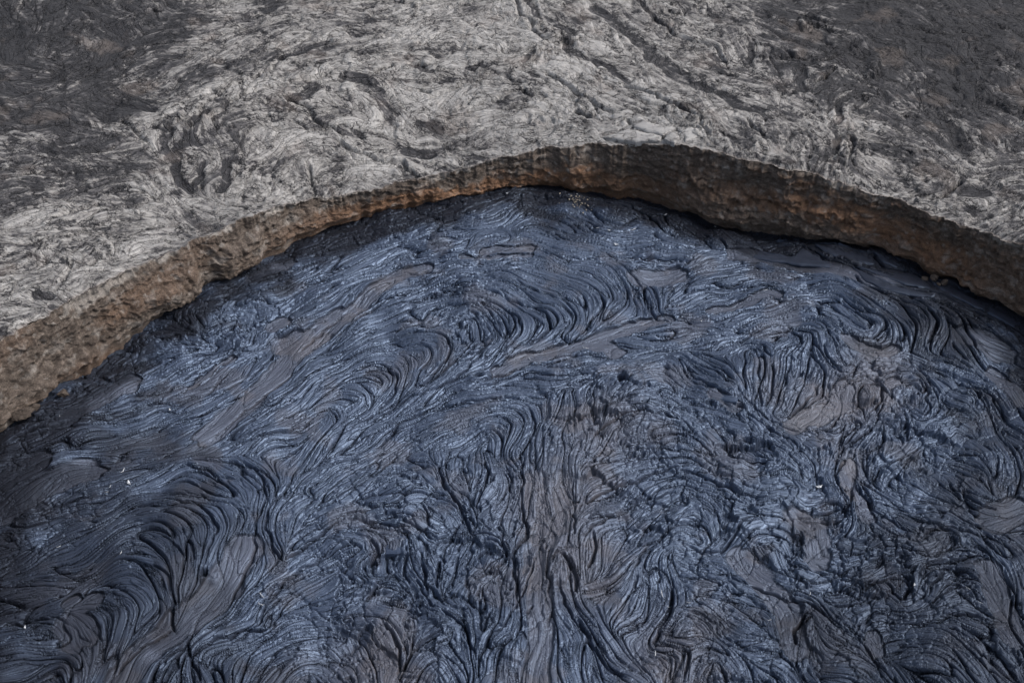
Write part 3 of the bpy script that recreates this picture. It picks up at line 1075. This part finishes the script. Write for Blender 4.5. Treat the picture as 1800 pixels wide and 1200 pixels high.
    wall = grid_mesh('crater_wall', Vw, nw, nc, WALL, None, {'rust': np.clip(rust, 0, 1).ravel(), 'pale': np.clip(pale, 0, 1).ravel()})
    wall['kind'] = 'structure'
    # ---- plateau: rows run outwards from the lip to far beyond the frame
    dr = [0.0]
    while dr[-1] < 9.5:
        dr.append(dr[-1] + (.008 if dr[-1] < .05 else .019 + .0032 * dr[-1]))
    while dr[-1] < 900:
        dr.append(dr[-1] * 1.35)
    dr = np.array(dr)[:, None]; nr = len(dr)
    top = rad[-1][None]
    rp_s = np.convolve(np.r_[top[0][-40:], top[0], top[0][:40]], np.ones(81) / 81, 'valid')[None]
    rr_ = top * (1 - smooth(0, .8, dr)) + rp_s * smooth(0, .8, dr) + dr
    X = (CX + rr_ * ct).ravel().astype(np.float32); Y = (CY + rr_ * st).ravel().astype(np.float32)
    D = np.repeat(dr, nc, 1).ravel()
    print('plateau points', len(X), nr, nc)
    zb = (hp[None] * (1 - smooth(0, 3, dr)) + HMEAN * smooth(0, 3, dr)).ravel()
    near = D < 10.5
    xk, yk = X[near], Y[near]
    n1, n2, n3 = lic(R, vx, vy, xk, yk, [R.noise(.75), R.noise(.30), R.noise(.12)], [16, 10, 6], .05)
    p = lambda f: R.at(f, xk, yk)
    mott, mott2, fine = R.fbm(1.6, 6, .62), R.fbm(.45, 5, .75), R.fbm(.16, 3, .8)
    wq = [R.fbm(.6, 4) * .10, R.fbm(.6, 4) * .10]
    T1, ox1, oy1, e1 = cells(R, .85, *wq); T2, ox2, oy2, e2 = cells(R, .36, wq[1], wq[0])
    msk = smooth(-.3, 1.2, R.noise(2.0, False))
    q_tilt = p(.030 * (T1[..., 1] * ox1 + T1[..., 2] * oy1) + msk * .07 * (T2[..., 1] * ox2 + T2[..., 2] * oy2) + .006 * T2[..., 3])
    q_crk = p((.8 * np.exp(-(e1 / .020) ** 2) + msk * .8 * np.exp(-(e2 / .018) ** 2)) * smooth(-.8, .6, R.noise(.7)))
    A, C, Lt, Hh, Lp = p(ash), p(crk), p(lite), p(hole), p(lip)
    round_ = lambda n, k: np.sqrt(np.maximum(0, 1 - (1 - np.minimum(np.abs(n) / k, 1)) ** 2))
    z = .030 * p(R.noise(3.0, False)) + (1 - .7 * A) * (.026 * round_(n1, 1.1) + .018 * round_(n2, .8) + .009 * round_(n3, .8) + .003 * p(mott2)) - .02
    z += q_tilt - .03 * q_crk * (1 - A)
    z += .03 * Lp - .15 * C - .25 * Hh + .02 * Lt - .010 * A
    k = smooth(0, .12, D[near])
    zz = zb.copy(); zz[near] += z * (.15 + .85 * k)
    edge_t = (an2 * 0 + 0).ravel()
    tone = .59 + .09 * p(mott) + .06 * n2 + .05 * n1 + .07 * n3 + .06 * p(mott2) + .03 * p(fine) + .26 * Lt + .05 * p(T2[..., 0] * msk) + .04 * p(T1[..., 0]) - .30 * q_crk
    # lens falloff painted into the tone: palest mid-lip, darker far right and left
    for px, py, w, a in ((1050, 190, 2.2, .16), (800, 90, 2.4, .10), (1650, 120, 2.8, -.28), (1770, 30, 3.2, -.42), (60, 60, 2.8, -.42), (60, 200, 1.8, -.26), (1450, 60, 1.8, -.10), (250, 60, 1.6, -.05), (330, 90, 1.5, .02), (60, 330, 1.2, -.08)):
        G = on_plateau(np.array([px]), np.array([py]))[0]
        tone += a * np.exp(-(np.hypot(xk - G[0], yk - G[1]) / w) ** 2)
    ashf = np.clip(A * (.85 + .25 * p(mott2)), 0, 1)
    ashf = np.maximum(ashf, .5 * smooth(.9, 2.2, p(R.fbm(1.1, 5, .6)) + .25 * n2))
    at = {k_: np.zeros(len(X), np.float32) for k_ in ('tone', 'ash', 'warm', 'fa', 'fb', 'fc')}
    at['fa'][near] = n1 * 1.2; at['fb'][near] = n2; at['fc'][near] = .3 * n3
    at['tone'][:] = .5; at['tone'][near] = np.clip(tone, 0, 1); at['ash'][near] = ashf
    at['warm'][near] = .25 * smooth(.9, 2.2, p(R.fbm(1.4, 4))) + .5 * (1 - smooth(.0, .05, D[near]))
    V = np.stack([X, Y, zz], -1)
    pl = grid_mesh('plateau', V, nr, nc, PLATEAU, None, at)
    pl['kind'] = 'structure'
    return wall, pl


wall, plateau = make_rim()


# ------------------------------------------------------------------ loose and broken pieces
random.seed(11)


def plain(name, c, rough, spec=.3, bump_k=.01):
    m, nt, ln, p = material(name)
    g = noise(nt, ln, 30, 5, .7)
    ln.new(ramp(nt, ln, g, [(.3, tuple(v * .6 for v in c)), (.7, tuple(min(1, v * 1.25) for v in c))]), p.inputs['Base Color'])
    p.inputs['Roughness'].default_value = rough; p.inputs['Specular IOR Level'].default_value = spec
    ln.new(bump(nt, ln, noise(nt, ln, 90, 5, .7), bump_k, .7), p.inputs['Normal'])
    return m


PEBBLE = plain('pale_pebble', (.25, .22, .18), .85, .3, .003)
FLAKE = plain('white_flake', (.50, .52, .55), .45, .5, .002)


def slab(name, pts, zfun, thick, lift, mat, parent, tilt=(0, 0), conv=None):
    """a plate with a broken outline, real thickness and a chipped edge"""
    P = conv(np.array([p[0] for p in pts], float), np.array([p[1] for p in pts], float))
    Q = np.vstack([dens(np.array([a, b]), .06)[:-1] for a, b in zip(P, np.roll(P, -1, 0))])
    Q = Q + np.random.default_rng(len(pts) + int(pts[0][0])).normal(0, .007, Q.shape)
    c = Q.mean(0)
    zs = np.array([zfun(a, b) for a, b in Q]); A = np.c_[Q - c, np.ones(len(Q))]
    k = np.linalg.lstsq(A, zs, rcond=None)[0]
    top = lambda q: k[2] + (k[0] + tilt[0]) * (q[0] - c[0]) + (k[1] + tilt[1]) * (q[1] - c[1]) + lift
    bm = bmesh.new()
    rings = []
    for sc, dz in ((1.0, -thick), (1.0, -.012), (1 - .02 / max(.1, np.hypot(*(Q - c).T).mean()), 0.), (.55, .004)):
        rings.append([bm.verts.new((c[0] + (q[0] - c[0]) * sc, c[1] + (q[1] - c[1]) * sc, top(c + (q - c) * sc) + dz + random.gauss(0, .002))) for q in Q])
    n = len(Q)
    for a, b in zip(rings[:-1], rings[1:]):
        for i in range(n):
            f = bm.faces.new((a[i], a[(i + 1) % n], b[(i + 1) % n], b[i])); f.smooth = b is rings[-1]
    mid = bm.verts.new((c[0], c[1], top(c) + .006))
    for i in range(n):
        f = bm.faces.new((rings[-1][i], rings[-1][(i + 1) % n], mid)); f.smooth = True
    bmesh.ops.recalc_face_normals(bm, faces=bm.faces)
    me = bpy.data.meshes.new(name); bm.to_mesh(me); bm.free(); me.materials.append(mat)
    if mat == PLATEAU:
        at = me.attributes.new('tone', 'FLOAT', 'POINT'); at.data.foreach_set('value', np.full(len(me.vertices), .95, np.float32))
    elif mat == CRUST:
        at = me.attributes.new('dark', 'FLOAT', 'POINT'); at.data.foreach_set('value', np.full(len(me.vertices), .75 if pts[0][1] < 560 else 0, np.float32))
    o = bpy.data.objects.new(name, me); COL.objects.link(o); o.parent = parent
    return o


tile = lambda ox, oy, pts: [(ox + x / 3, oy + y / 3) for x, y in pts]
on_lake = lambda px, py: np.c_[ground(px, py)]
for pts in (tile(1200, 400, [(700, 88), (900, 112), (1000, 138), (1040, 196), (890, 186), (770, 146)]),
            tile(1200, 400, [(1012, 135), (1120, 155), (1280, 245), (1215, 212), (1122, 210), (1060, 192)]),
            tile(1200, 400, [(300, 112), (410, 98), (575, 138), (636, 94), (745, 168), (870, 207), (790, 214), (600, 188), (400, 148)]),
            tile(1200, 400, [(905, 208), (1048, 208), (1112, 230), (1215, 232), (1275, 268), (1325, 342), (1168, 318), (1015, 258)]),
            tile(1200, 400, [(895, 218), (1000, 290), (1160, 348), (1335, 376), (1300, 398), (1092, 360), (965, 304)]),
            tile(1200, 400, [(1300, 275), (1450, 335), (1600, 415), (1590, 458), (1490, 414), (1355, 346)]),
            tile(1200, 400, [(1612, 422), (1785, 512), (1752, 540), (1625, 476), (1600, 462)])):
    slab('crust_plate', pts, crust_z, .05, .012, CRUST, crust, (0, 0), on_lake)
for pts, ti in ((tile(1200, 400, [(145, 868), (215, 885), (292, 948), (272, 972), (200, 940), (150, 915)]), (.10, -.25)),
                (tile(1200, 800, [(360, 360), (440, 340), (465, 380), (400, 425), (355, 405)]), (.1, .15)),
                (tile(600, 800, [(215, 395), (300, 390), (345, 430), (330, 520), (230, 520)]), (.06, -.1))):
    slab('crust_plate', pts, crust_z, .06, .0, CRUST, crust, ti, on_lake)
plz = lambda a, b: float(plateau_z(a, b)) + .01
for pts, ti, li in (([(1108, 218), (1122, 213), (1150, 226), (1188, 229), (1166, 242), (1140, 238), (1112, 230)], (.0, .06), .06),
                    ([(1060, 244), (1105, 232), (1140, 240), (1164, 243), (1158, 251), (1110, 254)], (.02, .04), .045),
                    ([(1166, 250), (1180, 238), (1194, 245), (1186, 255)], (-.05, .08), .055),
                    ([(1192, 231), (1215, 226), (1240, 240), (1205, 250)], (0, .03), .03)):
    slab('rim_slab', pts, plz, .09, li, PLATEAU, plateau, ti, on_plateau)
for pts in ([(14, 182), (34, 170), (50, 186), (52, 232), (34, 222)], [(44, 166), (78, 170), (84, 190), (80, 212), (74, 228), (56, 230), (54, 190)],
            [(84, 168), (104, 178), (96, 194), (88, 186)], [(86, 200), (104, 196), (110, 214), (98, 228), (82, 222)],
            [(112, 188), (128, 182), (138, 192), (130, 210), (118, 216), (112, 204)], [(130, 176), (150, 180), (150, 196), (140, 192)], [(108, 168), (124, 166), (128, 178), (112, 184)]):
    m_ = np.mean(pts, axis=0); pts = [tuple(m_ + (np.array(p) - m_) * .965) for p in pts]
    o = slab('cracked_block', pts, plz, .12, .028, PLATEAU, plateau, (0, 0), on_plateau)
    o.data.attributes['tone'].data.foreach_set('value', np.full(len(o.data.vertices), .30, np.float32))


def rock_mesh(name, mat, sub=2, seed=0, flat=.7):
    r = np.random.default_rng(seed)
    bm = bmesh.new(); bmesh.ops.create_icosphere(bm, subdivisions=sub, radius=1)
    D = r.normal(size=(18, 3)); D /= np.linalg.norm(D, axis=1)[:, None]; h = r.uniform(.45, .85, 18)
    for v in bm.verts:
        p = np.array(v.co); m = min([1.0] + [h[i] / (p @ D[i]) for i in range(18) if p @ D[i] > .05])
        p = p * m * (1 + r.normal(0, .075)); v.co = (p[0], p[1] * .8, p[2] * flat)
    me = bpy.data.meshes.new(name); bm.to_mesh(me); bm.free(); me.materials.append(mat)
    return me


def put(name, me, px, py, size, label, cat, group=None, sink=.3, rot=None):
    gx, gy = (float(v[0]) for v in ground(np.array([px]), np.array([py])))
    o = bpy.data.objects.new(name, me); COL.objects.link(o)
    top = max(crust_z(gx + a, gy + b) for a in (-.02, 0, .02) for b in (-.02, 0, .02)) if size < .08 else crust_z(gx, gy)
    o.location = (gx, gy, top + size * (.7 - sink)); o.scale = (size,) * 3
    o.rotation_euler = rot or (random.uniform(-.3, .3), random.uniform(-.3, .3), random.uniform(0, 6.3))
    o['label'] = label; o['category'] = cat
    if group:
        o['group'] = group
    return o


rocks = [rock_mesh('rock', WALL, 3, i) for i in range(5)]
for i, (px, py, sz, lab) in enumerate((
        (112, 696, .10, 'pale brown rock lying alone on dark crust at the left wall foot'),
        (30, 722, .17, 'large knobbly brown boulder against the wall at the left edge'),
        (46, 744, .15, 'lower brown boulder on the crust at the left edge of the pit'),
        (68, 728, .08, 'small brown rock beside the two boulders at the left edge'),
        (1626, 488, .08, 'reddish grey rock at the foot of the right wall, leftmost of its heap'),
        (1641, 493, .10, 'largest reddish grey rock in the heap at the right wall foot'),
        (1658, 503, .075, 'small reddish grey rock on the right side of the heap by the wall'),
        (1649, 505, .05, 'smallest grey rock in front of the heap by the right wall'))):
    put('fallen_rock', rocks[i % 5], px, py, sz, lab, 'rock', 'rocks fallen on the lake crust')
peb = [rock_mesh('pebble', PEBBLE, 1, 20 + i) for i in range(4)]
for i in range(46):
    a = random.gauss(0, 1); b = random.gauss(0, 1)
    put('pebble', peb[i % 4], 1017 + 13 * a, 362 + 8 * b + .22 * 12 * a, random.uniform(.008, .022), 'tiny pale pebble in the scatter on dark crust below the wall', 'pebble', 'pale pebbles scattered below the back wall')


def flake_mesh(seed, slim):
    r = np.random.default_rng(seed)
    bm = bmesh.new(); n = 7; L = []
    bend = r.uniform(-.8, .8)
    for i in range(n):
        u = i / (n - 1) - .5; w = slim * (1 - (2 * u) ** 2 * .9) * r.uniform(.6, 1.3) + .01
        x = u * 2; y = bend * u * u * 2 + r.normal(0, .04); z = .10 * r.normal() + .2
        L.append([bm.verts.new((x + dx, y + dy, z + dz)) for dx, dy, dz in ((0, w, 0), (0, 0, .6 * w + .05), (0, -w, 0), (0, 0, -.05))])
    for a, b in zip(L[:-1], L[1:]):
        for i in range(4):
            bm.faces.new((a[i], a[(i + 1) % 4], b[(i + 1) % 4], b[i]))
    bm.faces.new(L[0][::-1]); bm.faces.new(L[-1])
    bmesh.ops.recalc_face_normals(bm, faces=bm.faces)
    me = bpy.data.meshes.new('flake'); bm.to_mesh(me); bm.free(); me.materials.append(FLAKE)
    return me


slim = [flake_mesh(40 + i, .10) for i in range(3)]; wide = [flake_mesh(50 + i, .34) for i in range(2)]
for i, (px, py, ln_, deg_, shp, lab) in enumerate((
        (228, 856, .085, -60, 1, 'largest white chip, bright and pointed, on crust at the left'),
        (218, 829, .08, 70, 0, 'white curved sliver just above the large pointed chip at left'),
        (196, 862, .05, 80, 0, 'white sliver left of the large pointed chip, upper of two'),
        (190, 872, .04, 10, 0, 'white sliver left of the large pointed chip, lower of two'),
        (297, 714, .05, -55, 1, 'white chip on dark ropes below the left wall, right of the lone rock'),
        (108, 742, .04, -70, 0, 'white sliver on the crust straight below the lone pale rock'),
        (1082, 433, .08, -25, 1, 'broad white chip on dark crust some way below the pebbles'),
        (1113, 409, .09, 20, 0, 'long white sliver right of the broad chip below the pebbles'),
        (1050, 407, .05, 5, 0, 'short white sliver directly below the scatter of pebbles'),
        (1070, 413, .05, -30, 1, 'small white chip between the long sliver and the short one below the pebbles'),
        (1170, 378, .06, 30, 0, 'white sliver close under the back wall, right of the pebbles'),
        (1233, 561, .03, 80, 1, 'white fleck on fine ropes right of centre, upper of two'),
        (1228, 574, .03, 85, 0, 'white fleck on fine ropes right of centre, lower of two'),
        (1345, 511, .07, 5, 0, 'white sliver on the smooth brown patch under the right wall'),
        (1617, 602, .04, 0, 0, 'white sliver on the dark folds below the rock heap at right'),
        (1440, 857, .09, 15, 1, 'bright white curled chip on the dark knot right of centre'),
        (1474, 848, .05, -60, 0, 'white sliver right of the curled chip on the dark knot'),
        (1690, 740, .05, -60, 0, 'white sliver near the right edge, level with the pale smooth tongue'),
        (1606, 1032, .05, 70, 1, 'white chip in a dark hollow left of the diagonal line of fibres'),
        (1424, 1044, .06, 80, 0, 'upright white fibre on folds left of the chip in the dark hollow'),
        (1646, 997, .05, -50, 0, 'white fibre in the diagonal line at lower right, first from the top'),
        (1673, 1021, .06, -45, 0, 'white fibre in the diagonal line at lower right, second from the top'),
        (1698, 1041, .07, -45, 0, 'white fibre in the diagonal line at lower right, third from the top'),
        (1720, 1066, .06, -40, 0, 'white fibre in the diagonal line at lower right, lowest of the four'),
        (1164, 1045, .13, -78, 0, 'longest white fibre, upright on the striped lobe near the bottom'),
        (1172, 1068, .06, -40, 0, 'short white fibre at the lower end of the longest one'),
        (1152, 1150, .09, 85, 0, 'upright white fibre nearest the bottom edge, right of centre'),
        (1210, 1060, .06, -15, 0, 'nearly level white fibre right of the longest one'),
        (1353, 1088, .05, 15, 0, 'level white fibre on the smooth band at lower right'),
        (1365, 1064, .05, -60, 0, 'steep white fibre just above the level one on the smooth band'),
        (891, 348, .04, 0, 1, 'white speck at the foot of the back wall, left of the pebbles'),
        (1014, 338, .03, 0, 1, 'white speck between the pebbles and the back wall'),
        (1259, 383, .03, 0, 1, 'white speck at the foot of the right part of the wall'),
        (932, 633, .10, -60, 0, 'steep white thread across the smooth band in mid lake'),
        (1028, 610, .10, -30, 0, 'slanting white thread at the right end of the smooth band in mid lake'),
        (858, 467, .06, -20, 0, 'white thread on the crust above the curved ropes in mid lake'),
        (462, 1050, .12, -45, 0, 'long white thread on folds at the lower left, upper of a crossing pair'),
        (458, 1064, .09, -30, 0, 'white thread on folds at the lower left, lower of a crossing pair'),
        (219, 992, .06, 88, 0, 'upright white thread on the curled lobe at lower left'),
        (44, 1104, .05, -70, 1, 'white chip nearest the bottom left corner'),
        (104, 964, .05, 20, 0, 'white sliver on ropes near the left edge, below the pointed chip'))):
    put('white_flake', (wide if shp else slim)[i % (2 if shp else 3)], px, py, ln_ * .5, lab, 'flake', 'white flakes on the lake crust', .62, (0, random.uniform(-.1, .1), math.radians(deg_)))
